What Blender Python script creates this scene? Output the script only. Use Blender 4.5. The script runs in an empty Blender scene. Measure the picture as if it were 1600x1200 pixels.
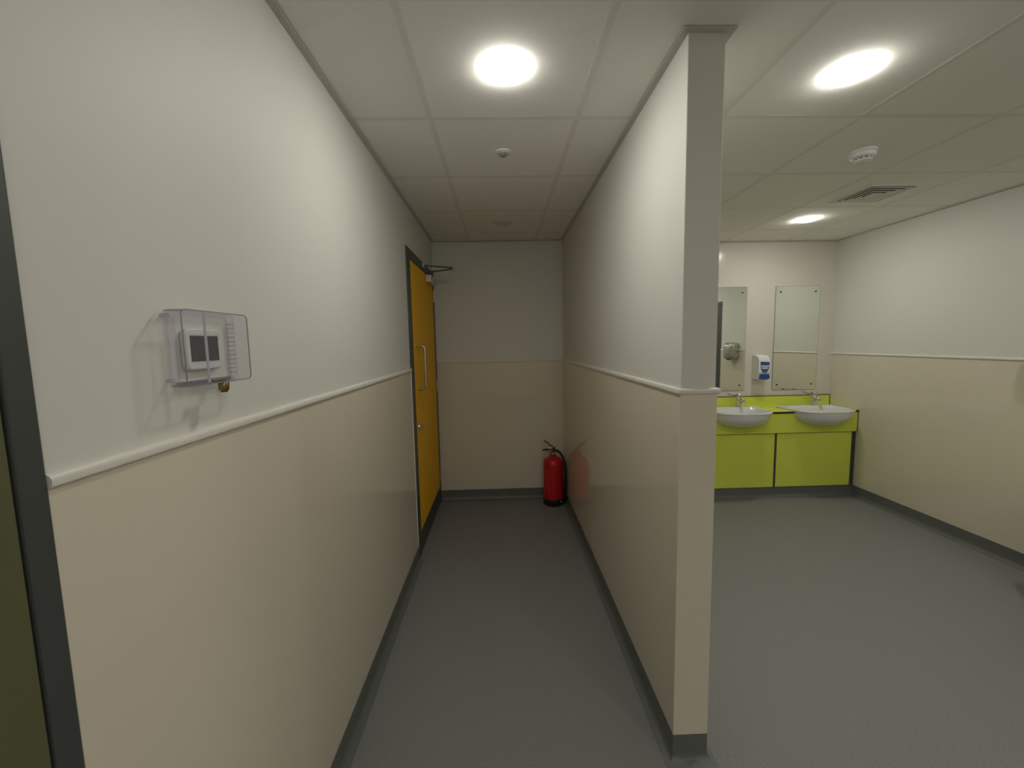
import bpy, bmesh, math, random
from mathutils import Vector, Matrix
random.seed(4)
S = bpy.context.scene
COL = S.collection

# ------------------------------------------------------------------ camera
CAM_Z = 1.4884
cd = bpy.data.cameras.new('camera'); cam = bpy.data.objects.new('camera', cd); COL.objects.link(cam)
cd.sensor_fit = 'HORIZONTAL'; cd.sensor_width = 36.0; cd.lens = 36.0 * 649.27 / 1600.0
cd.clip_start = 0.02; cd.clip_end = 60
_r = Vector((0.99941807, -0.02777594, -0.01979947)); _u = Vector((0.0224644, 0.09916765, 0.99481713))
_f = Vector((0.02566852, 0.994683, -0.09973392))
_m = Matrix.Identity(4)
for i in range(3):
    _m[i][0], _m[i][1], _m[i][2] = _r[i], _u[i], -_f[i]
_m[2][3] = CAM_Z
cam.matrix_world = _m
S.camera = cam

# ------------------------------------------------------------------ world, exposure
w = bpy.data.worlds.new('world'); S.world = w; w.use_nodes = True
w.node_tree.nodes['Background'].inputs[0].default_value = (1, 1, 1, 1)
w.node_tree.nodes['Background'].inputs[1].default_value = 0.0
S.view_settings.view_transform = 'Standard'; S.view_settings.look = 'None'
S.view_settings.gamma = 1.0; S.view_settings.use_curve_mapping = False
S.view_settings.exposure = 0.0
LAMP = 141.0            # radiance of a lit downlight diffuser

# ------------------------------------------------------------------ room dimensions (metres)
XL, XP1, XP2, XR = -0.598, 0.581, 0.695, 3.267
YP, YB, YBR, YREAR = 1.3214, 3.857, 4.023, -3.00
H, ZD, SK = 2.40, 1.3188, 0.10

# ------------------------------------------------------------------ materials
def mat(name, col, rough=0.5, metal=0.0, spec=0.5, var=0.0, scale=8.0, bump=0.0, bscale=200.0, coat=0.0):
    m = bpy.data.materials.new(name); m.use_nodes = True
    nt = m.node_tree; b = nt.nodes['Principled BSDF']
    b.inputs['Base Color'].default_value = (*col, 1); b.inputs['Roughness'].default_value = rough
    b.inputs['Metallic'].default_value = metal; b.inputs['Specular IOR Level'].default_value = spec
    b.inputs['Coat Weight'].default_value = coat; b.inputs['Coat Roughness'].default_value = 0.08
    tc = nt.nodes.new('ShaderNodeTexCoord')
    if var > 0:
        n = nt.nodes.new('ShaderNodeTexNoise'); n.inputs['Scale'].default_value = scale; n.inputs['Detail'].default_value = 4
        nt.links.new(tc.outputs['Object'], n.inputs['Vector'])
        mx = nt.nodes.new('ShaderNodeMix'); mx.data_type = 'RGBA'
        mx.inputs[6].default_value = (*[c * (1 - var) for c in col], 1)
        mx.inputs[7].default_value = (*[min(1, c * (1 + var)) for c in col], 1)
        nt.links.new(n.outputs['Fac'], mx.inputs[0]); nt.links.new(mx.outputs[2], b.inputs['Base Color'])
    if bump > 0:
        n2 = nt.nodes.new('ShaderNodeTexNoise'); n2.inputs['Scale'].default_value = bscale; n2.inputs['Detail'].default_value = 2
        nt.links.new(tc.outputs['Object'], n2.inputs['Vector'])
        bp = nt.nodes.new('ShaderNodeBump'); bp.inputs['Strength'].default_value = bump; bp.inputs['Distance'].default_value = 0.001
        nt.links.new(n2.outputs['Fac'], bp.inputs['Height']); nt.links.new(bp.outputs['Normal'], b.inputs['Normal'])
    return m

M = {}
M['white'] = mat('white_cladding', (.705, .698, .65), .55, var=.015, scale=1.5)
M['beige'] = mat('beige_cladding', (.715, .655, .535), .05, spec=.75, var=.02, scale=1.5)
M['pinkbeige'] = mat('pale_beige_cladding', (.69, .645, .58), .15, var=.015, scale=1.5)
M['rail'] = mat('cream_rail', (.72, .69, .63), .35, var=.01)
M['tile'] = mat('ceiling_tile', (.91, .89, .84), .9, var=.02, scale=30, bump=.15, bscale=400)
M['grid'] = mat('ceiling_grid', (.81, .79, .74), .85, var=.01)
M['angle'] = mat('ceiling_angle', (.60, .58, .54), .8, var=.01)
M['skirt'] = mat('skirting_vinyl', (.135, .143, .138), .45, var=.06, scale=60)
M['frame'] = mat('frame_grey', (.058, .064, .062), .45, var=.03, scale=20)
M['yellow'] = mat('yellow_laminate', (.95, .52, .003), .5, spec=.15, var=.03, scale=6)
M['olive'] = mat('olive_laminate', (.11, .112, .05), .55, var=.05, scale=6)
M['kick'] = mat('kick_plate_grey', (.045, .045, .045), .4, var=.05, scale=30)
M['lime'] = mat('lime_laminate', (.67, .75, .10), .45, spec=.35, var=.03, scale=5)
M['dark_edge'] = mat('dark_laminate_edge', (.018, .016, .012), .5, var=.05)
M['dark_strip'] = mat('dark_grey_filler', (.05, .052, .045), .4, var=.05)
M['ceramic'] = mat('white_ceramic', (.74, .74, .74), .08, var=.01, coat=.6)
M['chrome'] = mat('chrome', (.72, .72, .72), .08, metal=1, var=.01)
M['lever'] = mat('chrome_dark_reflection', (.30, .29, .28), .15, metal=1, var=.01)  # chrome darkened to paint in the dark reflection on the levers
M['satin'] = mat('satin_steel', (.62, .58, .52), .28, metal=1, var=.03, scale=40)
M['brass'] = mat('brass', (.30, .22, .10), .3, metal=1, var=.05, scale=60)
M['red'] = mat('red_enamel', (.55, .008, .012), .35, var=.03)
M['redlabel'] = mat('red_label', (.56, .03, .03), .45, var=.12, scale=60)
M['black'] = mat('black_rubber', (.012, .012, .012), .5, var=.1, scale=60)
M['plastic'] = mat('white_plastic', (.78, .78, .78), .35, var=.01)
M['ctrl'] = mat('controller_white', (.70, .74, .74), .4, var=.01)
M['screen'] = mat('dark_screen', (.055, .062, .06), .3, var=.04)
M['blue'] = mat('blue_plastic', (.02, .075, .30), .35, var=.04)
M['greyblue'] = mat('grey_blue_print', (.10, .16, .24), .4, var=.04)
M['dryer'] = mat('silver_shell', (.50, .51, .47), .25, metal=.8, var=.02)
M['bin'] = mat('dark_bin_plastic', (.022, .026, .02), .45, var=.05)
M['void'] = mat('duct_shade_black', (.012, .012, .012), .9, var=.1)  # black stands in for the shade inside the vent duct
M['lens'] = mat('sensor_lens', (.25, .25, .24), .3, var=.03)
M['offlamp'] = mat('unlit_diffuser', (.66, .63, .58), .5, var=.01)

def mirror_mat():
    m = bpy.data.materials.new('mirror_glass'); m.use_nodes = True
    b = m.node_tree.nodes['Principled BSDF']
    b.inputs['Base Color'].default_value = (.90, .94, .87, 1); b.inputs['Metallic'].default_value = 1
    b.inputs['Roughness'].default_value = .015
    return m
M['mirror'] = mirror_mat()

def lamp_mat():
    m = bpy.data.materials.new('lit_diffuser'); m.use_nodes = True
    nt = m.node_tree; nt.nodes.clear()
    e = nt.nodes.new('ShaderNodeEmission'); e.inputs[0].default_value = (1, .982, .895, 1); e.inputs[1].default_value = LAMP
    o = nt.nodes.new('ShaderNodeOutputMaterial'); nt.links.new(e.outputs[0], o.inputs[0])
    return m
M['lamp'] = lamp_mat()

def clear_mat(name, tint, base_gloss, ior=1.49):
    m = bpy.data.materials.new(name); m.use_nodes = True
    nt = m.node_tree; nt.nodes.clear()
    tr = nt.nodes.new('ShaderNodeBsdfTransparent'); tr.inputs[0].default_value = (*tint, 1)
    gl = nt.nodes.new('ShaderNodeBsdfGlossy'); gl.inputs['Roughness'].default_value = .12
    gl.inputs[0].default_value = (.9, .9, .95, 1)
    df = nt.nodes.new('ShaderNodeBsdfDiffuse'); df.inputs[0].default_value = (.62, .60, .66, 1)
    lw = nt.nodes.new('ShaderNodeLayerWeight'); lw.inputs[0].default_value = .5
    pw = nt.nodes.new('ShaderNodeMath'); pw.operation = 'POWER'; pw.inputs[1].default_value = 4.0
    nt.links.new(lw.outputs['Facing'], pw.inputs[0])
    fr = nt.nodes.new('ShaderNodeMath'); fr.operation = 'MULTIPLY_ADD'; fr.inputs[1].default_value = .5; fr.inputs[2].default_value = .04
    nt.links.new(pw.outputs[0], fr.inputs[0])
    m1 = nt.nodes.new('ShaderNodeMixShader'); m2 = nt.nodes.new('ShaderNodeMixShader')
    m1.inputs[0].default_value = base_gloss
    nt.links.new(tr.outputs[0], m1.inputs[1]); nt.links.new(df.outputs[0], m1.inputs[2])
    nt.links.new(fr.outputs[0], m2.inputs[0]); nt.links.new(m1.outputs[0], m2.inputs[1]); nt.links.new(gl.outputs[0], m2.inputs[2])
    o = nt.nodes.new('ShaderNodeOutputMaterial'); nt.links.new(m2.outputs[0], o.inputs[0])
    return m
M['clear'] = clear_mat('clear_polycarbonate', (.975, .97, .985), .06)
M['milky'] = clear_mat('milky_polycarbonate_rib', (.95, .95, .96), .22)
M['edge'] = mat('refraction_edge_grey', (.30, .29, .32), .15, var=.02)  # grey put in for the dark refraction lines on the clear cover
M['bar'] = clear_mat('rib_highlight_bar', (.9, .9, .9), .85)  # whitened so the clear rib carries a painted highlight

def floor_mat():
    m = bpy.data.materials.new('speckled_vinyl'); m.use_nodes = True
    nt = m.node_tree; b = nt.nodes['Principled BSDF']
    tc = nt.nodes.new('ShaderNodeTexCoord')
    n = nt.nodes.new('ShaderNodeTexNoise'); n.inputs['Scale'].default_value = 260; n.inputs['Detail'].default_value = 3
    cr = nt.nodes.new('ShaderNodeValToRGB')
    e = cr.color_ramp.elements
    e[0].position = .30; e[0].color = (.17, .17, .167, 1)
    e[1].position = .70; e[1].color = (.29, .29, .285, 1)
    nt.links.new(tc.outputs['Object'], n.inputs['Vector']); nt.links.new(n.outputs['Fac'], cr.inputs[0])
    v = nt.nodes.new('ShaderNodeTexVoronoi'); v.inputs['Scale'].default_value = 90
    c2 = nt.nodes.new('ShaderNodeValToRGB'); c2.color_ramp.elements[0].position = .0; c2.color_ramp.elements[0].color = (1, 1, 1, 1)
    c2.color_ramp.elements[1].position = .10; c2.color_ramp.elements[1].color = (0, 0, 0, 1)
    nt.links.new(tc.outputs['Object'], v.inputs['Vector']); nt.links.new(v.outputs['Distance'], c2.inputs[0])
    mx = nt.nodes.new('ShaderNodeMix'); mx.data_type = 'RGBA'; mx.inputs[7].default_value = (.42, .42, .42, 1)
    nt.links.new(c2.outputs[0], mx.inputs[0]); nt.links.new(cr.outputs[0], mx.inputs[6])
    nt.links.new(mx.outputs[2], b.inputs['Base Color'])
    b.inputs['Roughness'].default_value = .5; b.inputs['Specular IOR Level'].default_value = .35
    n2 = nt.nodes.new('ShaderNodeTexNoise'); n2.inputs['Scale'].default_value = 320
    bp = nt.nodes.new('ShaderNodeBump'); bp.inputs['Strength'].default_value = .25; bp.inputs['Distance'].default_value = .001
    nt.links.new(tc.outputs['Object'], n2.inputs['Vector']); nt.links.new(n2.outputs['Fac'], bp.inputs['Height'])
    nt.links.new(bp.outputs['Normal'], b.inputs['Normal'])
    return m
M['floor'] = floor_mat()

# ------------------------------------------------------------------ mesh helpers
class MB:
    """Collects shapes given in world coordinates and links them as one mesh object."""
    def __init__(self): self.bm = bmesh.new()
    def box(self, x0, x1, y0, y1, z0, z1, bev=0.0, seg=2):
        vs = [self.bm.verts.new(p) for p in ((x0, y0, z0), (x1, y0, z0), (x1, y1, z0), (x0, y1, z0),
                                             (x0, y0, z1), (x1, y0, z1), (x1, y1, z1), (x0, y1, z1))]
        fs = [self.bm.faces.new([vs[i] for i in f]) for f in
              ((3, 2, 1, 0), (4, 5, 6, 7), (0, 1, 5, 4), (1, 2, 6, 5), (2, 3, 7, 6), (3, 0, 4, 7))]
        if bev > 0:
            es = list({e for f in fs for e in f.edges})
            bmesh.ops.bevel(self.bm, geom=es, offset=bev, segments=seg, profile=.5, affect='EDGES')
        return self
    def loft(self, loops, cap0=True, cap1=True, closed=True):
        rows = [[self.bm.verts.new(p) for p in l] for l in loops]
        n = len(rows[0])
        for a, b in zip(rows, rows[1:]):
            for i in range(n if closed else n - 1):
                j = (i + 1) % n
                self.bm.faces.new((a[i], a[j], b[j], b[i]))
        if cap0: self.bm.faces.new(rows[0][::-1])
        if cap1: self.bm.faces.new(rows[-1])
        return self
    def lathe(self, c, prof, axis='z', n=32):
        """prof: list of (radius, height) along the axis from centre c."""
        loops = []
        for r, h in prof:
            l = []
            for i in range(n):
                a = 2 * math.pi * i / n; p, q = r * math.cos(a), r * math.sin(a)
                if axis == 'z': l.append((c[0] + p, c[1] + q, c[2] + h))
                elif axis == 'x': l.append((c[0] + h, c[1] + p, c[2] + q))
                else: l.append((c[0] + q, c[1] + h, c[2] + p))
            loops.append(l)
        return self.loft(loops)
    def tube(self, pts, r, n=10):
        pts = [Vector(p) for p in pts]; rs = r if isinstance(r, (list, tuple)) else [r] * len(pts)
        loops = []; prev = None
        for i, p in enumerate(pts):
            t = (pts[min(i + 1, len(pts) - 1)] - pts[max(i - 1, 0)]).normalized()
            if prev is None:
                a = Vector((0, 0, 1)) if abs(t.z) < .9 else Vector((1, 0, 0))
                u = t.cross(a).normalized()
            else:
                u = (prev - t * prev.dot(t)).normalized()
            prev = u; v = t.cross(u)
            loops.append([p + (u * math.cos(2 * math.pi * k / n) + v * math.sin(2 * math.pi * k / n)) * rs[i] for k in range(n)])
        return self.loft(loops)
    def prism(self, poly, axis, a0, a1):
        """poly: 2D outline; axis x: (y,z), y: (x,z), z: (x,y)."""
        def P(q, a): return {'x': (a, q[0], q[1]), 'y': (q[0], a, q[1]), 'z': (q[0], q[1], a)}[axis]
        return self.loft([[P(q, a0) for q in poly], [P(q, a1) for q in poly]])
    def sweep(self, path, prof):
        """profile (distance from the wall, height) along a 2D path with the room on the right; mitred corners."""
        path = [Vector(p) for p in path]; n = len(path); loops = []
        for i, p in enumerate(path):
            ns = []
            for k in (i - 1, i):
                if 0 <= k < n - 1:
                    d = (path[k + 1] - path[k]).normalized(); ns.append(Vector((d.y, -d.x)))
            nn = (ns[0] + ns[-1]).normalized(); s = 1 / max(.2, nn.dot(ns[0]))
            loops.append([(p.x + nn.x * s * d, p.y + nn.y * s * d, z) for d, z in prof])
        return self.loft(loops)
    def build(self, name, material, parent=None, smooth=False, bevel=0.0, origin=None):
        bmesh.ops.recalc_face_normals(self.bm, faces=self.bm.faces)
        me = bpy.data.meshes.new(name)
        off = Vector((0, 0, 0))
        q = parent
        while q is not None:
            off += Vector(q.location); q = q.parent
        if origin is not None: off = off + (Vector(origin) - off)
        bmesh.ops.translate(self.bm, verts=self.bm.verts, vec=-off)
        self.bm.to_mesh(me); self.bm.free()
        me.materials.append(material)
        o = bpy.data.objects.new(name, me); COL.objects.link(o)
        if parent is not None: o.parent = parent
        elif origin is not None: o.location = origin
        if smooth:
            for p in me.polygons: p.use_smooth = True
            try: me.set_sharp_from_angle(angle=math.radians(38))
            except Exception: pass
        if bevel > 0:
            b = o.modifiers.new('bevel', 'BEVEL'); b.width = bevel; b.segments = 2; b.limit_method = 'ANGLE'
        return o

def tag(o, label, cat=None, group=None, kind=None):
    o['label'] = label
    if cat: o['category'] = cat
    if group: o['group'] = group
    if kind: o['kind'] = kind
    return o
def thing(name, loc, label, cat, group=None, kind=None):
    o = bpy.data.objects.new(name, None); COL.objects.link(o); o.location = loc; o.empty_display_size = .1
    return tag(o, label, cat, group, kind)
def struct(o, label, cat=None):
    return tag(o, label, cat, kind='structure')
def arc(cx, cy, r, a0, a1, n=8):
    return [(cx + r * math.cos(math.radians(a0 + (a1 - a0) * i / n)), cy + r * math.sin(math.radians(a0 + (a1 - a0) * i / n))) for i in range(n + 1)]
def rrect(x0, x1, y0, y1, r, n=5):
    return arc(x1 - r, y1 - r, r, 0, 90, n) + arc(x0 + r, y1 - r, r, 90, 180, n) + arc(x0 + r, y0 + r, r, 180, 270, n) + arc(x1 - r, y0 + r, r, 270, 360, n)

# ------------------------------------------------------------------ floor
struct(MB().box(XL - .12, XR + .12, YREAR - .12, YBR + .12, -.06, 0).build('floor', M['floor']),
       'grey speckled vinyl floor of the corridor and washroom', 'floor')

# ------------------------------------------------------------------ walls
D1 = (2.757, YB); D2 = (-.48, .541); D3 = (.98, 1.945)   # door openings: far left, near left, right
DT = 2.125
CL = .004                                                # cladding thickness over the wall
wl = MB()
wl.box(XL - .11, XL, YREAR, D2[0], 0, H); wl.box(XL - .11, XL, D2[1], D1[0], 0, H)
wl.box(XL - .11, XL, D2[0], D2[1], DT, H); wl.box(XL - .11, XL, D1[0], YB, DT, H)
o = struct(wl.build('wall_left', M['white']), 'long white left wall with beige lower half', 'wall')
MB().box(XL, XL + CL, D2[1] + .001, D1[0] - .013, SK, ZD).build('lower_cladding', M['beige'], o)
MB().box(XL, XL + CL, YREAR, D2[0] - .001, SK, ZD).build('lower_cladding', M['beige'], o)
MB().box(XL, XL + CL + .003, D1[0] - .013, D1[0] - .001, SK, ZD).build('edge_strip', M['rail'], o)

wb = MB().box(XL - .11, XP1, YB, YB + .10, 0, H)
o = struct(wb.build('wall_back', M['white']), 'short white end wall of the corridor behind the extinguisher', 'wall')
MB().box(XL, XP1 - CL, YB - CL, YB, SK, ZD).build('lower_cladding', M['beige'], o)

pt = MB().box(XP1, XP2, YP, YB - .0005, 0, H - .0005, 0)
o = struct(pt.build('wall_partition', M['white'], bevel=.003), 'white partition wall between corridor and basins', 'wall')
lc = MB().sweep([(XP1, YB), (XP1, YP), (XP2, YP), (XP2, YBR)], [(0.0002, SK), (CL, SK), (CL, ZD), (0.0002, ZD)])
lc.build('lower_cladding', M['beige'], o, bevel=.004)

wr = MB()
wr.box(XP1, XR + .11, YBR, YBR + .10, 0, H)
o = struct(wr.build('wall_basin', M['pinkbeige']), 'pale pinkish beige wall behind the mirrors and basins', 'wall')
wr = MB()
wr.box(XR, XR + .11, D3[1], YBR, 0, H); wr.box(XR, XR + .11, YREAR, D3[0], 0, H); wr.box(XR, XR + .11, D3[0], D3[1], DT - .1, H)
o = struct(wr.build('wall_right', M['white']), 'white right wall with beige lower half beside the basins', 'wall')
MB().box(XR - CL, XR, D3[1] + .001, YBR, SK, ZD).build('lower_cladding', M['beige'], o)
MB().box(XR - CL, XR, YREAR, D3[0] - .001, SK, ZD).build('lower_cladding', M['beige'], o)
wr = MB().box(XL - .11, XR + .11, YREAR - .1, YREAR, 0, H)
o = struct(wr.build('wall_rear', M['white']), 'white wall behind the viewer', 'wall')
MB().box(XL + CL, XR - CL, YREAR, YREAR + CL, SK, ZD).build('lower_cladding', M['beige'], o)

# dado rails, coved skirting and ceiling edge angle share three profiles
RAILP = [(0, ZD - .010), (.006, ZD - .010), (.011, ZD - .006), (.012, ZD + .002), (.010, ZD + .007), (.006, ZD + .010), (0, ZD + .010)]
SKP = [(0, 0), (.034, 0)] + [(.0035 + .030 - .030 * math.cos(math.radians(a)) * 1.0, .031 - .030 * math.sin(math.radians(a))) for a in (80, 60, 40, 20, 0)] + [(.0035, SK - .001), (0, SK - .001)]
ANGP = [(0, H - .0045), (.023, H - .0045), (.023, H - .0015), (0, H - .0015)]
left_runs = [[(XL, D2[1]), (XL, D1[0])], [(XL, YREAR), (XL, D2[0])]]
back_run = [(XL, YB), (XP1, YB)]
part_run = [(XP1, YB), (XP1, YP), (XP2, YP), (XP2, YBR)]
right_runs = [[(XR, YBR), (XR, D3[1])], [(XR, D3[0]), (XR, YREAR)]]
rear_run = [(XR, YREAR), (XL, YREAR)]
basin_run = [(XP2, YBR), (XR, YBR)]
def run_set(runs, prof, name, m, label, cat):
    b = MB()
    for r in runs: b.sweep(r, prof)
    return struct(b.build(name, m, smooth=True), label, cat)
run_set([left_runs[0]], RAILP, 'trim_1', M['rail'], 'cream dado rail along the left wall', 'dado rail')
run_set([back_run], RAILP, 'trim_2', M['rail'], 'thin cream dado rail across the corridor end wall', 'dado rail')
run_set([part_run], RAILP, 'trim_3', M['rail'], 'cream dado rail wrapping the partition end', 'dado rail')
run_set([right_runs[0]], RAILP, 'trim_4', M['rail'], 'cream dado rail along the right wall', 'dado rail')
run_set([left_runs[1], rear_run, right_runs[1]], RAILP, 'trim_5', M['rail'], 'cream dado rail behind the viewer', 'dado rail')
run_set([left_runs[0]], SKP, 'baseboard_left', M['skirt'], 'dark grey coved skirting at the foot of the left wall', 'skirting')
run_set([back_run], SKP, 'baseboard_back', M['skirt'], 'dark grey coved skirting under the corridor end wall', 'skirting')
run_set([part_run], SKP, 'baseboard_partition', M['skirt'], 'dark grey coved skirting around the partition foot', 'skirting')
run_set([right_runs[0]], SKP, 'baseboard_right', M['skirt'], 'dark grey coved skirting at the foot of the right wall', 'skirting')
run_set([left_runs[1], rear_run, right_runs[1]], SKP, 'baseboard_rear', M['skirt'], 'dark grey coved skirting behind the viewer', 'skirting')
run_set([[(XL, YREAR), (XL, YB), (XP1, YB), (XP1, YP), (XP2, YP), (XP2, YBR), (XR, YBR), (XR, YREAR), (XL, YREAR)]], ANGP,
        'trim_6', M['angle'], 'grey white metal angle edging the ceiling', 'ceiling trim')

# ------------------------------------------------------------------ suspended ceiling
ceil = struct(MB().box(XL - .11, XR + .11, YREAR - .1, YBR + .1, H + .03, H + .08).build('ceiling', M['tile']),
              'white suspended ceiling of square tiles', 'ceiling')
GX, GY, P = -.264, 1.80, .60
gxs = [GX + P * k for k in range(-1, 7)]; gys = [GY + P * k for k in range(-9, 5)]
share = {}
def tile(x0, x1, y0, y1):
    key = (round(x1 - x0, 4), round(y1 - y0, 4))
    if key not in share:
        hx, hy = (x1 - x0) / 2 - .004, (y1 - y0) / 2 - .004
        b = MB().box(-hx, hx, -hy, hy, 0, .018, .0008, 1)
        o = b.build('ceiling_tile', M['tile'], ceil); share[key] = o.data
    else:
        o = bpy.data.objects.new('ceiling_tile', share[key]); COL.objects.link(o); o.parent = ceil
    o.location = ((x0 + x1) / 2, (y0 + y1) / 2, H + .0008)
    return o
for i in range(len(gxs) - 1):
    for j in range(len(gys) - 1):
        x0, x1 = max(gxs[i], XL), min(gxs[i + 1], XR); y0, y1 = max(gys[j], YREAR), min(gys[j + 1], YBR)
        if x1 - x0 > .02 and y1 - y0 > .02: tile(x0, x1, y0, y1)
for x in gxs:
    if XL < x < XR: MB().box(x - .012, x + .012, YREAR, YBR, H + .0004, H + .0014).build('grid_bar', M['grid'], ceil)
for y in gys:
    if YREAR < y < YBR: MB().box(XL, XR, y - .012, y + .012, H + .0006, H + .0014).build('grid_bar', M['grid'], ceil)

# ------------------------------------------------------------------ doors
def door(name, wall_x, side, y0, y1, top, jamb0, jamb1, headh, leafm, label, fully):
    """side +1: the room is at +x of the wall plane. y0..y1 is the outer frame."""
    s = side
    def bx(b, d0, d1, *a, **k):
        xa, xb = wall_x + s * d0, wall_x + s * d1
        return b.box(min(xa, xb), max(xa, xb), *a, **k)
    d = thing(name, (wall_x, (y0 + y1) / 2, 0), label, 'door', kind='structure')
    b = MB(); bx(b, -.10, .007, y0 + .0005, y0 + jamb0, 0.001, top - headh)
    bx(b, -.10, .007, y1 - jamb1, y1 - .0005, 0.001, top - headh); bx(b, -.10, .007, y0 + .0005, y1 - .0005, top - headh, top - .0005)
    b.build('door_frame', M['frame'], d, bevel=.003)
    l0, l1, lt = y0 + jamb0 + .003, y1 - jamb1 - .003, top - headh - .003
    b = MB(); bx(b, -.04, .0045, l0, l1, .008, lt)
    leaf = b.build('door_leaf', leafm, d, bevel=.002)
    if fully:
        b = MB(); bx(b, .0045, .0065, l0 + .004, l1 - .002, .012, .165)
        b.build('kick_plate', M['kick'], leaf, bevel=.0006)
        # D-shaped pull
        yy = l0 + .075; x0_, x1_ = wall_x + s * .0045, wall_x + s * .066
        pts = [(x0_, yy, 1.475)]
        for a in range(0, 91, 15): pts.append((x1_ - s * .022 * (1 - math.sin(math.radians(a))), yy, 1.475 - .022 * (1 - math.cos(math.radians(a)))))
        for a in range(90, -1, -15): pts.append((x1_ - s * .022 * (1 - math.sin(math.radians(a))), yy, 1.172 + .022 * (1 - math.cos(math.radians(a)))))
        pts.append((x0_, yy, 1.172))
        h = MB().tube(pts, .0095, 12).build('pull_handle', M['satin'], leaf, smooth=True)
        # thumb turn on a round rose
        t = MB(); t.lathe((wall_x + s * .0045, l0 + .075, .905), [(.001, .0), (.026, .0), (.026, .006), (.024, .009), (.001, .009)], 'x', 24)
        rose = t.build('lock_rose', M['satin'], leaf, smooth=True)
        t = MB(); t.lathe((wall_x + s * .0135, l0 + .075, .905), [(.001, 0), (.008, 0), (.008, .024), (.001, .024)], 'x', 16)
        t.box(wall_x + .034, wall_x + .046, l0 + .058, l0 + .096, .898, .913, .003)
        t.build('thumb_turn', M['satin'], leaf, smooth=True)
        for z in (.22, 1.06, 1.86):
            MB().lathe((wall_x + s * .012, l1 + .003, z), [(.001, 0), (.007, 0), (.007, .10), (.001, .10)], 'z', 12).build('hinge', M['satin'], leaf, smooth=True)
        c = MB(); bx(c, .005, .050, l1 - .36, l1 - .10, 1.985, 2.045, bev=.005)
        clo = c.build('door_closer', M['satin'], leaf)
        ap = (wall_x + s * .225, 3.50, 2.098)
        MB().tube([(wall_x + s * .03, 3.49, 2.050), (wall_x + s * .03, 3.49, 2.078)], .010, 12).build('closer_arm', M['dark_strip'], d, smooth=True)
        MB().tube([(wall_x + s * .03, 3.49, 2.074), (wall_x + s * .12, 3.495, 2.084), ap], [.007, .0055, .0055], 8).build('closer_arm', M['dark_strip'], d, smooth=True)
        MB().tube([(ap[0], ap[1], ap[2] + .008), (wall_x + s * .012, 3.33, 2.098)], [.0055, .0055], 8).build('closer_arm', M['dark_strip'], d, smooth=True)
        MB().lathe((ap[0], ap[1], ap[2] - .008), [(.001, 0), (.009, 0), (.009, .024), (.001, .024)], 'z', 12).build('arm_joint', M['satin'], d, smooth=True)
        c = MB(); bx(c, .0075, .020, 3.30, 3.36, 2.083, 2.113, bev=.002); c.build('arm_bracket', M['satin'], d)
    return d
door('door_1', XL, 1, D1[0], D1[1] - .005, DT, .10, .062, .068, M['yellow'], 'yellow door with grey frame and steel pull handle at the corridor end', True)
door('door_2', XL, 1, D2[0], D2[1], DT, .045, .034, .068, M['olive'], 'dark olive door with dark grey frame at the left edge', False)
door('door_3', XR, -1, D3[0], D3[1], DT - .1, .06, .06, .06, M['frame'], 'dark framed door on the right wall seen in the left mirror', False)

# ------------------------------------------------------------------ ceiling fittings
def downlight(x, y, lit, label, group):
    t = thing('downlight', (x, y, H), label, 'ceiling light', group)
    z = H + .0015
    MB().lathe((x, y, z), [(.0670, 0), (.082, 0), (.081, -.0012), (.0675, -.0022), (.0670, -.002)], 'z', 48).build('bezel', M['plastic'] if lit else M['grid'], t, smooth=True)
    MB().lathe((x, y, z - .001), [(.001, .0008), (.0668, .0008), (.0668, 0), (.0655, -.005), (.061, -.009), (.047, -.0118), (.024, -.0135), (.001, -.014)], 'z', 48).build('diffuser', M['lamp'] if lit else M['offlamp'], t, smooth=True)
    return t
G = 'round recessed downlights'
downlight(.036, 1.485, True, 'lit round downlight in the corridor ceiling', G)
downlight(1.236, 1.505, True, 'lit round downlight nearest the viewer in the washroom ceiling', G)
downlight(2.420, 3.30, True, 'lit round downlight above the basins', G)
downlight(1.836, -.90, True, 'lit round downlight behind the viewer, glinting in the left mirror', G)
downlight(2.436, 1.50, True, 'lit round downlight added out of view to the right to brighten the washroom', G)  # unseen lamp added to lift the washroom floor, walls and ceiling
downlight(.636, -.90, True, 'lit round downlight added just behind the viewer as fill light', G)  # unseen fill lamp, added to brighten the partition end
downlight(.636, -2.10, True, 'lit round downlight added as fill far behind the viewer on the corridor side', G)  # unseen lamp added for more ambient light from the rear
downlight(2.436, -2.10, True, 'lit round downlight added as fill far behind the viewer on the washroom side', G)  # second unseen rear lamp, also added to raise the ambient light
downlight(.040, 3.286, False, 'unlit round downlight above the far end of the corridor', G)

t = thing('motion_sensor', (.033, 2.103, H), 'small round motion sensor in the corridor ceiling behind the lit downlight', 'motion sensor')
MB().lathe((.033, 2.103, H + .0015), [(.001, 0), (.039, 0), (.039, -.004), (.032, -.008), (.02, -.009), (.001, -.009)], 'z', 32).build('sensor_body', M['grid'], t, smooth=True)
MB().lathe((.033, 2.103, H - .007), [(.018, 0), (.017, -.008), (.012, -.013), (.001, -.015)], 'z', 24).build('sensor_lens', M['lens'], t, smooth=True)

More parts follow.
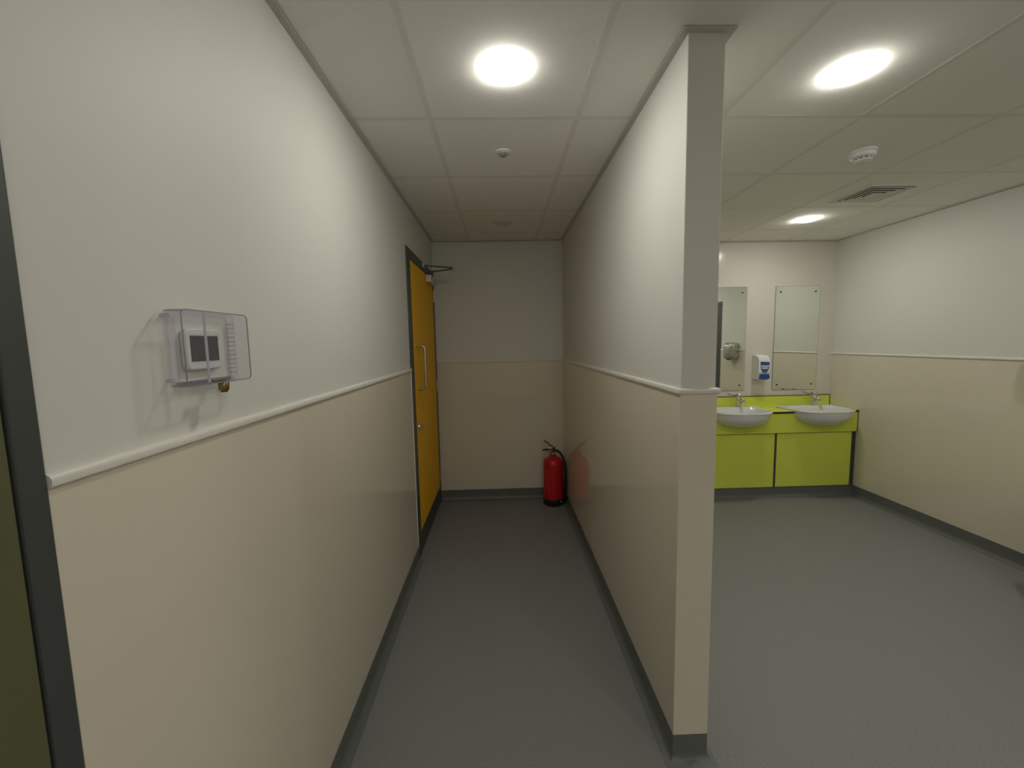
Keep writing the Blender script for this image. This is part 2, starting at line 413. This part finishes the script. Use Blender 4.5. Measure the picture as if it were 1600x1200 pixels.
dx, dy = 1.828, 2.125
t = thing('smoke_detector', (dx, dy, H), 'white round smoke detector on the washroom ceiling', 'smoke detector')
MB().lathe((dx, dy, H + .0015), [(.001, 0), (.056, 0), (.058, -.004), (.058, -.011), (.054, -.014), (.001, -.014)], 'z', 40).build('detector_base', M['plastic'], t, smooth=True)
MB().lathe((dx, dy, H - .0125), [(.001, 0), (.051, 0), (.053, -.004), (.053, -.012), (.049, -.018), (.040, -.021), (.001, -.021)], 'z', 40).build('detector_body', M['plastic'], t, smooth=True)
MB().lathe((dx, dy, H - .033), [(.034, 0), (.034, -.010), (.001, -.010)], 'z', 32).build('sensing_chamber', M['lens'], t, smooth=True)
for k in range(10):
    a = 2 * math.pi * k / 10
    b = MB().box(-.003, .003, .031, .037, H - .0445, H - .0325)
    bmesh.ops.rotate(b.bm, verts=b.bm.verts, cent=(0, 0, 0), matrix=Matrix.Rotation(a, 3, 'Z'))
    bmesh.ops.translate(b.bm, verts=b.bm.verts, vec=(dx, dy, 0))
    b.build('vane', M['plastic'], t)
MB().lathe((dx, dy, H - .043), [(.001, 0), (.037, 0), (.037, -.005), (.030, -.009), (.001, -.010)], 'z', 32).build('detector_cap', M['plastic'], t, smooth=True)

vx, vy, vh = 2.440, 2.735, .150
t = thing('air_vent', (vx, vy, H), 'square white ceiling air vent with nested louvres above the right wall', 'air vent')
def sq(h, z): return [(vx - h, vy - h, z), (vx + h, vy - h, z), (vx + h, vy + h, z), (vx - h, vy + h, z)]
MB().loft([sq(vh + .014, H + .001), sq(vh + .014, H - .003), sq(vh - .006, H - .007), sq(vh - .006, H + .001)], False, False).build('vent_frame', M['grid'], t)
MB().loft([sq(vh, H - .0002), sq(vh, H + .0008)]).build('duct_shade_sheet', M['void'], t)  # flat black sheet drawn in place of the dark duct interior
for h in (.133, .101, .069):
    MB().loft([sq(h, H - .0085), sq(h - .021, H - .0055), sq(h - .021, H - .0040), sq(h, H - .0070), sq(h, H - .0085)], False, False).build('louvre', M['grid'], t)
MB().loft([sq(.037, H - .0085), sq(.030, H - .001)]).build('louvre', M['grid'], t)

# ------------------------------------------------------------------ wall controller in its clear cover (left wall)
X0 = XL
t = thing('wall_controller', (X0, .826, 1.487), 'white wall controller with dark screen inside the clear cover', 'controller')
b = MB(); b.prism(rrect(.795, .893, 1.447, 1.527, .014), 'x', X0, X0 + .012)
b.build('controller_body', M['ctrl'], t, smooth=True, bevel=.003)
MB().box(X0 + .0118, X0 + .0132, .806, .882, 1.464, 1.513).build('screen', M['screen'], t)
t = thing('protective_cover', (X0, .845, 1.489), 'clear plastic lockable cover over the controller on the left wall', 'cover')
F = .046; y0, y1, z0, z1 = .745, .936, 1.420, 1.559
out, inn = rrect(y0, y1, z0, z1, .010), rrect(y0 + .003, y1 - .003, z0 + .003, z1 - .003, .008)
b = MB()
L = lambda poly, x: [(x, q[0], q[1]) for q in poly]
sm = lambda poly, s: [(.8405 + (q[0] - .8405) * s, 1.4895 + (q[1] - 1.4895) * s) for q in poly]
b.loft([L(inn, X0 + .012), L(out, X0 + .012), L(out, X0 + F - .004), L(sm(out, .975), X0 + F), L(sm(out, .90), X0 + F)], False, True)
b.build('cover_shell', M['clear'], t, smooth=True)
edge = sm(out, .985)
MB().tube([(X0 + F - .0022, q[0], q[1]) for q in edge + edge[:1]], .0011, 6).build('refraction_outline', M['edge'], t, smooth=True)  # thin tube added to draw the dark outline refraction gives the cover
for q0 in (edge[8], edge[15]):
    MB().tube([(X0 + .014, q0[0], q0[1]), (X0 + F - .004, q0[0], q0[1])], .0011, 6).build('refraction_outline', M['edge'], t, smooth=True)  # same painted refraction line along the side corners
# base frame with vented side slots
bo, bi = rrect(.764, .938, 1.418, 1.560, .010), rrect(.772, .930, 1.428, 1.551, .006)
b = MB(); b.loft([L(bi, X0 + .0005), L(bo, X0 + .0005), L(bo, X0 + .013), L(bi, X0 + .013), L(bi, X0 + .0005)], False, False)
b.build('base_frame', M['clear'], t)
for k in range(12):
    z = 1.434 + k * .0095
    MB().box(X0 + .001, X0 + .013, .9315, .9375, z, z + .0030).build('vent_rib', M['milky'], t)
for k in range(14):
    y = .778 + k * .011
    MB().box(X0 + .001, X0 + .013, y, y + .0030, 1.4195, 1.427).build('vent_rib', M['milky'], t)
MB().box(X0 + F - .0035, X0 + F - .0012, .8005, .8050, 1.424, 1.555).build('cover_rib', M['bar'], t)  # rib coloured white to show its bright highlight line
for yy, zz in ((.758, 1.548), (.758, 1.432)):
    MB().lathe((X0 + .0005, yy, zz), [(.001, 0), (.004, 0), (.004, .012), (.001, .012)], 'x', 12).build('hinge_pin', M['milky'], t, smooth=True)
MB().lathe((X0 + .036, .853, 1.4035), [(.001, 0), (.0085, 0), (.0095, .002), (.0095, .016), (.0085, .018), (.001, .018)], 'z', 20).build('lock_barrel', M['brass'], t, smooth=True)
MB().lathe((X0 + .036, .853, 1.4000), [(.001, 0), (.0065, 0), (.0065, .004), (.001, .004)], 'z', 20).build('lock_face', M['dark_strip'], t, smooth=True)
MB().box(X0 + .031, X0 + .041,   .825, .853, 1.4215, 1.4265, .001).build('lock_cam', M['brass'], t)

# ------------------------------------------------------------------ fire extinguisher
ex, ey = .458, 3.700
t = thing('fire_extinguisher', (ex, ey, 0), 'red fire extinguisher with black hose standing in the corridor corner', 'fire extinguisher')
R = .090
body = MB().lathe((ex, ey, 0), [(.001, .05), (R, .05), (R, .36), (R * .985, .385), (R * .92, .408), (R * .78, .426), (R * .55, .438), (.030, .445), (.028, .452), (.001, .452)], 'z', 40).build('cylinder_body', M['red'], t, smooth=True)
MB().lathe((ex, ey, 0), [(.001, .0005), (R * .96, .0005), (R + .003, .012), (R + .003, .060), (R + .0005, .066), (.001, .066)], 'z', 40).build('base_boot', M['black'], t, smooth=True)
b = MB(); rows = []
for a in range(-172, -112, 6):
    rr = R + .0006; ca, sa = math.cos(math.radians(a)), math.sin(math.radians(a))
    rows.append([(ex + rr * ca, ey + rr * sa, .125), (ex + rr * ca, ey + rr * sa, .335)])
b.loft([[r[0] for r in rows], [r[1] for r in rows]], False, False, closed=False)
lab = b.build('label_sticker', M['redlabel'], body, smooth=True)
for k, (z, a0, a1) in enumerate(((.30, -165, -130), (.27, -165, -124), (.235, -165, -135), (.20, -165, -122), (.165, -165, -128))):
    b = MB(); rr = R + .0011; rows = []
    for a in range(a0, a1, 5):
        ca, sa = math.cos(math.radians(a)), math.sin(math.radians(a)); rows.append([(ex + rr * ca, ey + rr * sa, z), (ex + rr * ca, ey + rr * sa, z + .007)])
    b.loft([[r[0] for r in rows], [r[1] for r in rows]], False, False, closed=False)
    b.build('label_line', M['red'], body)
MB().lathe((ex, ey, .452), [(.020, 0), (.024, .004), (.024, .018), (.017, .022), (.015, .045), (.017, .048), (.017, .062), (.012, .066), (.001, .066)], 'z', 24).build('valve', M['brass'], t, smooth=True)
MB().lathe((ex - .003, ey - .026, .478), [(.001, 0), (.011, 0), (.011, .008), (.001, .008)], 'y', 20).build('pressure_gauge', M['satin'], t, smooth=True)
# carry handle and squeeze lever
b = MB(); b.loft([[(ex + .022, ey - .012, .521), (ex + .022, ey + .012, .521), (ex + .022, ey + .012, .526), (ex + .022, ey - .012, .526)],
                  [(ex - .03, ey - .012, .510), (ex - .03, ey + .012, .510), (ex - .03, ey + .012, .523), (ex - .03, ey - .012, .523)],
                  [(ex - .098, ey - .009, .501), (ex - .098, ey + .009, .501), (ex - .098, ey + .009, .509), (ex - .098, ey - .009, .509)]])
b.build('carry_handle', M['black'], t)
b = MB(); b.loft([[(ex + .014, ey - .011, .526), (ex + .014, ey + .011, .526), (ex + .014, ey + .011, .536), (ex + .014, ey - .011, .536)],
                  [(ex - .024, ey - .011, .536), (ex - .024, ey + .011, .536), (ex - .016, ey + .011, .551), (ex - .016, ey - .011, .551)],
                  [(ex - .058, ey - .010, .569), (ex - .058, ey + .010, .569), (ex - .047, ey + .010, .583), (ex - .047, ey - .010, .583)],
                  [(ex - .086, ey - .009, .590), (ex - .086, ey + .009, .590), (ex - .081, ey + .009, .600), (ex - .081, ey - .009, .600)]])
b.build('squeeze_lever', M['brass'], t)
MB().box(ex - .050, ex - .005, ey - .0135, ey + .0135, .520, .533, .003).build('safety_tag', M['plastic'], t)
hp = [(ex + .016, ey - .004, .500), (ex + .034, ey - .012, .500), (ex + .060, ey - .026, .486), (ex + .080, ey - .040, .452), (ex + .093, ey - .052, .41),
      (ex + .101, ey - .060, .36), (ex + .1045, ey - .064, .30), (ex + .1045, ey - .062, .20), (ex + .1030, ey - .054, .12), (ex + .0985, ey - .044, .075)]
MB().tube(hp, [.011] + [.0120] * 9, 12).build('hose', M['black'], t, smooth=True)
MB().tube([(ex + .0995, ey - .048, .092), (ex + .098, ey - .040, .045), (ex + .097, ey - .038, .034)], [.0135, .0125, .009], 12).build('nozzle', M['black'], t, smooth=True)
MB().lathe((ex + .060, ey - .073, .045), [(.001, -.004), (.005, -.003), (.005, .0), (.001, .0)], 'y', 12).build('boot_stud', M['plastic'], t, smooth=True)

# ------------------------------------------------------------------ vanity
VY = 3.668; WT = .812
t = thing('vanity_unit', ((XP2 + XR) / 2, VY, 0), 'lime green vanity front of panels and apron below the basins', 'vanity unit')
seams = [1.775, 2.510, 3.232]
MB().box(XP2 + CL + .001, XR - CL - .008, VY, VY + .018, .614, .794).build('apron', M['lime'], t)
MB().box(XP2 + CL + .001, XR - CL - .008, VY + .0005, VY + .0175, .6105, .6139).build('apron_edge', M['dark_edge'], t)
MB().box(XR - CL - .0079, XR - CL - .0005, VY - .0005, VY + .018, .611, .794).build('apron_edge', M['dark_edge'], t)
px0 = XP2 + CL + .002
for s in seams:
    MB().box(px0, s - .011, VY + .012, VY + .030, SK + .004, .610).build('panel', M['lime'], t, bevel=.0008)
    px0 = s + .011
MB().box(XP2 + .006, XR - .006, VY + .032, VY + .036, .101, .612).build('back_board', M['dark_strip'], t)
for s in seams[:2]:
    MB().box(s - .0105, s + .0105, VY + .016, VY + .0315, .101, .610).build('filler_strip', M['dark_strip'], t)
MB().box(seams[2] - .0105, XR - CL - .0008, VY + .016, VY + .0315, .101, .610).build('filler_strip', M['dark_strip'], t)
b = MB().sweep([(XP2 + CL, VY + .028), (XR - CL, VY + .028)], [(d, min(z, SK)) for d, z in SKP]); b.build('plinth', M['skirt'], t, smooth=True)

t = thing('vanity_worktop', ((XP2 + XR) / 2, YBR - .18, WT), 'lime green worktop with dark edges and upstand under the basins', 'worktop')
# slab with basin cut-outs made from strips
BX = [2.168, 2.918]; BHW, BY0, BY1 = .245, 3.70, 3.93
xs = [XP2 + CL + .001] + [v for c in BX for v in (c - BHW, c + BHW)] + [XR - CL - .0025]
b = MB()
for i in range(0, len(xs), 2):
    b.box(xs[i], xs[i + 1], VY - .0015, YBR - .0165, .7985, WT)
for c in BX:
    b.box(c - BHW, c + BHW, BY1, YBR - .0165, .7985, WT)
b.build('worktop_slab', M['lime'], t)
for i in range(0, len(xs), 2):
    MB().box(xs[i], xs[i + 1], VY - .0035, VY - .0016, .794, WT - .0008).build('front_edge', M['dark_edge'], t)
MB().box(XR - CL - .0025, XR - CL - .0003, VY - .0035, YBR - .017, .798, WT + .001).build('end_edge', M['dark_edge'], t)
u = MB().box(XP2 + CL + .001, XR - CL - .008, YBR - .0165, YBR - .0005, .7985, .9065).build('upstand', M['lime'], t)
MB().box(XP2 + CL + .001, XR - CL - .0005, YBR - .0167, YBR - .0005, .9066, .9125).build('upstand_edge', M['dark_edge'], t)
MB().box(XR - CL - .0079, XR - CL - .0005, YBR - .0167, YBR - .0005, WT + .0012, .9066).build('upstand_edge', M['dark_edge'], t)

# ------------------------------------------------------------------ basins and taps
def sup(cx, cy, a, bf, bb, n, z, N=56, e=4.0):
    pts = []
    for i in range(N):
        th = 2 * math.pi * i / N; c, s = math.cos(th), math.sin(th)
        x = a * math.copysign(abs(c) ** (2 / n), c)
        yb = bb if s > 0 else bf
        nn = e if s > 0 else n
        y = yb * math.copysign(abs(s) ** (2 / nn), s); x = a * math.copysign(abs(c) ** (2 / nn), c)
        pts.append((cx + x, cy + y, z))
    return pts
def basin(cx, label):
    cy = 3.735; zr = WT + .018
    t = thing('wash_basin', (cx, cy, WT), label, 'wash basin', 'white basins set into the lime worktop')
    loops = []
    # outer bowl from the bottom up to the rim, then the inside down to the waste
    for k in range(10):
        a = math.radians(8 + 82 * k / 9.0); r = math.sin(a) ** .85; z = WT - .012 - .128 * math.cos(a)
        loops.append(sup(cx, cy - .012,   .258 * r, .224 * r, .19 * r, 2.05 + .5 * k / 9, z, e=3))
    loops.append(sup(cx, cy,   .266, .235, .225, 2.8, WT + .001, e=7))
    loops.append(sup(cx, cy,   .2705, .240, .229, 2.8, WT + .010, e=7))
    loops.append(sup(cx, cy, .268, .238, .227, 2.8, zr - .002, e=7))
    loops.append(sup(cx, cy, .263, .233, .222, 2.8, zr, e=7))
    loops.append(sup(cx, cy, .247, .214, .130, 3.0, zr - .001, e=5))
    loops.append(sup(cx, cy, .240, .207, .122, 3.0, zr - .008, e=5))
    for k in range(1, 8):
        a = k / 7.0; r = math.cos(a * math.pi / 2 * .93)
        loops.append(sup(cx, cy - .02 * a, .236 * r ** .6, .203 * r ** .6, .118 * r ** .6, 2.8, zr - .010 - .105 * math.sin(a * math.pi / 2)))
    MB().loft(loops).build('bowl', M['ceramic'], t, smooth=True)
    MB().lathe((cx, cy - .03, zr - .1148), [(.001, 0), (.026, 0), (.026, .003), (.018, .004), (.001, .002)], 'z', 20).build('waste_outlet', M['chrome'], t, smooth=True)
    return zr
def tap(x, y, z, label):
    t = thing('mixer_tap', (x, y, z), label, 'tap', 'chrome lever taps on the basins')
    MB().lathe((x, y, z), [(.001, .0005), (.032, .0005), (.032, .005), (.0275, .010), (.0265, .060), (.0265, .088), (.0255, .090), (.001, .090)], 'z', 28).build('tap_body', M['chrome'], t, smooth=True)
    MB().tube([(x, y - .010, z + .062), (x, y - .045, z + .066), (x, y - .080, z + .060), (x, y - .092, z + .048)], [.017, .0165, .0155, .0145], 14).build('spout', M['chrome'], t, smooth=True)
    MB().lathe((x, y, z + .0905), [(.001, 0), (.0245, 0), (.0255, .004), (.0255, .026), (.022, .033), (.001, .036)], 'z', 28).build('lever_cap', M['chrome'], t, smooth=True)
    ps = [(x - .010, y, z + .112), (x - .045, y, z + .109), (x - .075, y, z + .111), (x - .098, y - .002, z + .122), (x - .118, y - .004, z + .131)]
    b = MB(); lp = []
    for i, p in enumerate(ps):
        hw = (.006, .006, .007, .010, .010)[i]; th = (.006, .0045, .004, .0035, .003)[i]
        lp.append([(p[0], p[1] - hw, p[2] - th), (p[0], p[1] + hw, p[2] - th), (p[0], p[1] + hw, p[2] + th), (p[0], p[1] - hw, p[2] + th)])
    b.loft(lp).build('lever_handle', M['lever'], t, smooth=True, bevel=.0015)  # dark reflection is in the metal colour
zr = basin(BX[0], 'white wash basin partly hidden by the partition end')
basin(BX[1], 'white wash basin beside the right wall')
tap(2.283, 3.905, zr, 'chrome lever tap on the basin beside the partition')
tap(3.022, 3.905, zr, 'chrome lever tap on the basin beside the right wall')

# ------------------------------------------------------------------ mirrors
def wall_mirror(x0, x1, z0, z1, label, chips):
    t = thing('wall_mirror', ((x0 + x1) / 2, YBR, z0), label, 'mirror', 'frameless mirrors above the basins')
    g = MB().box(x0, x1, YBR - .0055, YBR - .0008, z0, z1).build('glass', M['mirror'], t)
    for a, b_, c, d in ((x0 - .0015, x0 - .0001, z0, z1), (x1 + .0001, x1 + .0015, z0, z1), (x0, x1, z0 - .0015, z0 - .0001), (x0, x1, z1 + .0001, z1 + .0015)):
        MB().box(a, b_, YBR - .0053, YBR - .0008, c, d).build('glass_edge', M['dark_strip'], t)
    for sx in (x0 + .046, x1 - .046):
        for sz in (z0 + .052, z1 - .053):
            MB().lathe((sx, YBR - .0056, sz), [(.001, 0), (.009, 0), (.0085, -.003), (.005, -.0045), (.001, -.005)], 'y', 16).build('screw_cap', M['dark_strip'], t, smooth=True)
    for (cx, cz, rx, rz) in chips:
        pts = [(cx + rx * math.cos(a * math.pi / 6) * random.uniform(.7, 1.1), cz + rz * max(-1.0, math.sin(a * math.pi / 6) * random.uniform(.7, 1.1))) for a in range(12)]
        MB().prism([(p, max(q, z0 + .0005)) for p, q in pts], 'y', YBR - .0058, YBR - .0056).build('worn_spot', M['dark_strip'], t)
wall_mirror(1.958, 2.394, .970, 1.975, 'frameless mirror beside the partition reflecting the hand dryer', [])
wall_mirror(2.677, 3.116, .968, 1.975, 'frameless mirror beside the right wall with worn lower edge', [(2.790, .975, .020, .006), (2.895, .972, .034, .004)])

# ------------------------------------------------------------------ soap dispenser
sx0, sx1 = 2.470, 2.580; sf = YBR - .115
t = thing('soap_dispenser', (2.525, YBR, 1.085), 'white wall soap dispenser with blue badge between the mirrors', 'soap dispenser')
prof = [(YBR - .0005, 1.085), (YBR - .0005, 1.318)] + [(YBR - .045, 1.318), (YBR - .075, 1.312), (YBR - .098, 1.298), (YBR - .110, 1.278), (sf, 1.255), (sf, 1.145), (sf + .012, 1.135), (sf + .018, 1.085)]
MB().prism(prof, 'x', sx0, sx1).build('dispenser_body', M['plastic'], t, smooth=True, bevel=.006)
sh = [(-.044, 1.258), (.044, 1.252), (.042, 1.215), (.036, 1.180), (.022, 1.155), (.0, 1.147), (-.022, 1.155), (-.036, 1.180), (-.042, 1.215)]
bd = MB().prism([(2.527 + p, q) for p, q in sh], 'y', sf - .0015, sf + .001).build('badge', M['blue'], t)
MB().prism([(2.527 + p, q) for p, q in ((-.026, 1.171), (.026, 1.171), (.016, 1.157), (0, 1.152), (-.016, 1.157))], 'y', sf - .0022, sf - .0014).build('badge_tip', M['greyblue'], bd)
for row, zz in ((4, 1.214), (3, 1.194)):
    for k in range(row):
        MB().lathe((2.527 + (k - (row - 1) / 2) * .0195, sf - .0014, zz), [(.001, 0), (.0088, 0), (.0088, -.0009), (.001, -.0009)], 'y', 16).build('badge_dot', M['plastic'], bd)
MB().box(2.511, 2.543, sf - .0022, sf - .0014, 1.2365, 1.2395).build('badge_line', M['greyblue'], bd)
pb = [(-.048, 1.094), (-.040, 1.134), (.042, 1.134), (.050, 1.112), (.044, 1.093), (.025, 1.084), (.0, 1.082), (-.025, 1.088)]
MB().prism([(2.527 + p, q) for p, q in pb], 'y', sf - .006, sf + .030).build('push_bar', M['blue'], t, bevel=.003)

# ------------------------------------------------------------------ hand dryer on the right wall (seen in the left mirror)
hy0, hy1, hz0, hz1 = 2.190, 2.425, 1.195, 1.425
t = thing('hand_dryer', (XR, (hy0 + hy1) / 2, hz0), 'silver hand dryer on the right wall seen in the left mirror', 'hand dryer')
def hd(s, d, dz=0):
    return [(XR - d, (hy0 + hy1) / 2 + (q[0] - (hy0 + hy1) / 2) * s, (hz0 + hz1) / 2 + dz + (q[1] - (hz0 + hz1) / 2) * s) for q in rrect(hy0, hy1, hz0, hz1, .045, 8)]
MB().loft([hd(.96, .0005), hd(1, .02), hd(1, .07), hd(.96, .088, -.002), hd(.86, .108, -.006), hd(.68, .118, -.010)]).build('dryer_shell', M['dryer'], t, smooth=True)
MB().lathe((XR - .070, 2.285, hz0 - .012), [(.001, 0), (.028, 0), (.030, .016), (.001, .016)], 'z', 24).build('air_nozzle', M['dark_strip'], t, smooth=True)
MB().lathe((XR - .108, 2.375, 1.315), [(.001, -.004), (.008, -.003), (.008, .006), (.001, .006)], 'x', 16).build('sensor_eye', M['black'], t, smooth=True)

# ------------------------------------------------------------------ waste bin at the right edge
bx0, bx1, by0, by1 = 2.872, 3.20, 1.955, 2.095
t = thing('waste_bin', ((bx0 + bx1) / 2, (by0 + by1) / 2, 0), 'dark waste bin on the floor at the right edge of the picture', 'waste bin')
def rb(s, z): return [((bx0 + bx1) / 2 + (q[0] - (bx0 + bx1) / 2) * s, (by0 + by1) / 2 + (q[1] - (by0 + by1) / 2) * s, z) for q in rrect(bx0, bx1, by0, by1, .03)]
MB().loft([rb(.97, .0005), rb(1, .02), rb(1, .50)]).build('bin_body', M['bin'], t, smooth=True)
MB().loft([rb(1.015, .502), rb(1.015, .525), rb(.9, .58), rb(.6, .60)]).build('bin_lid', M['dark_strip'], t, smooth=True)
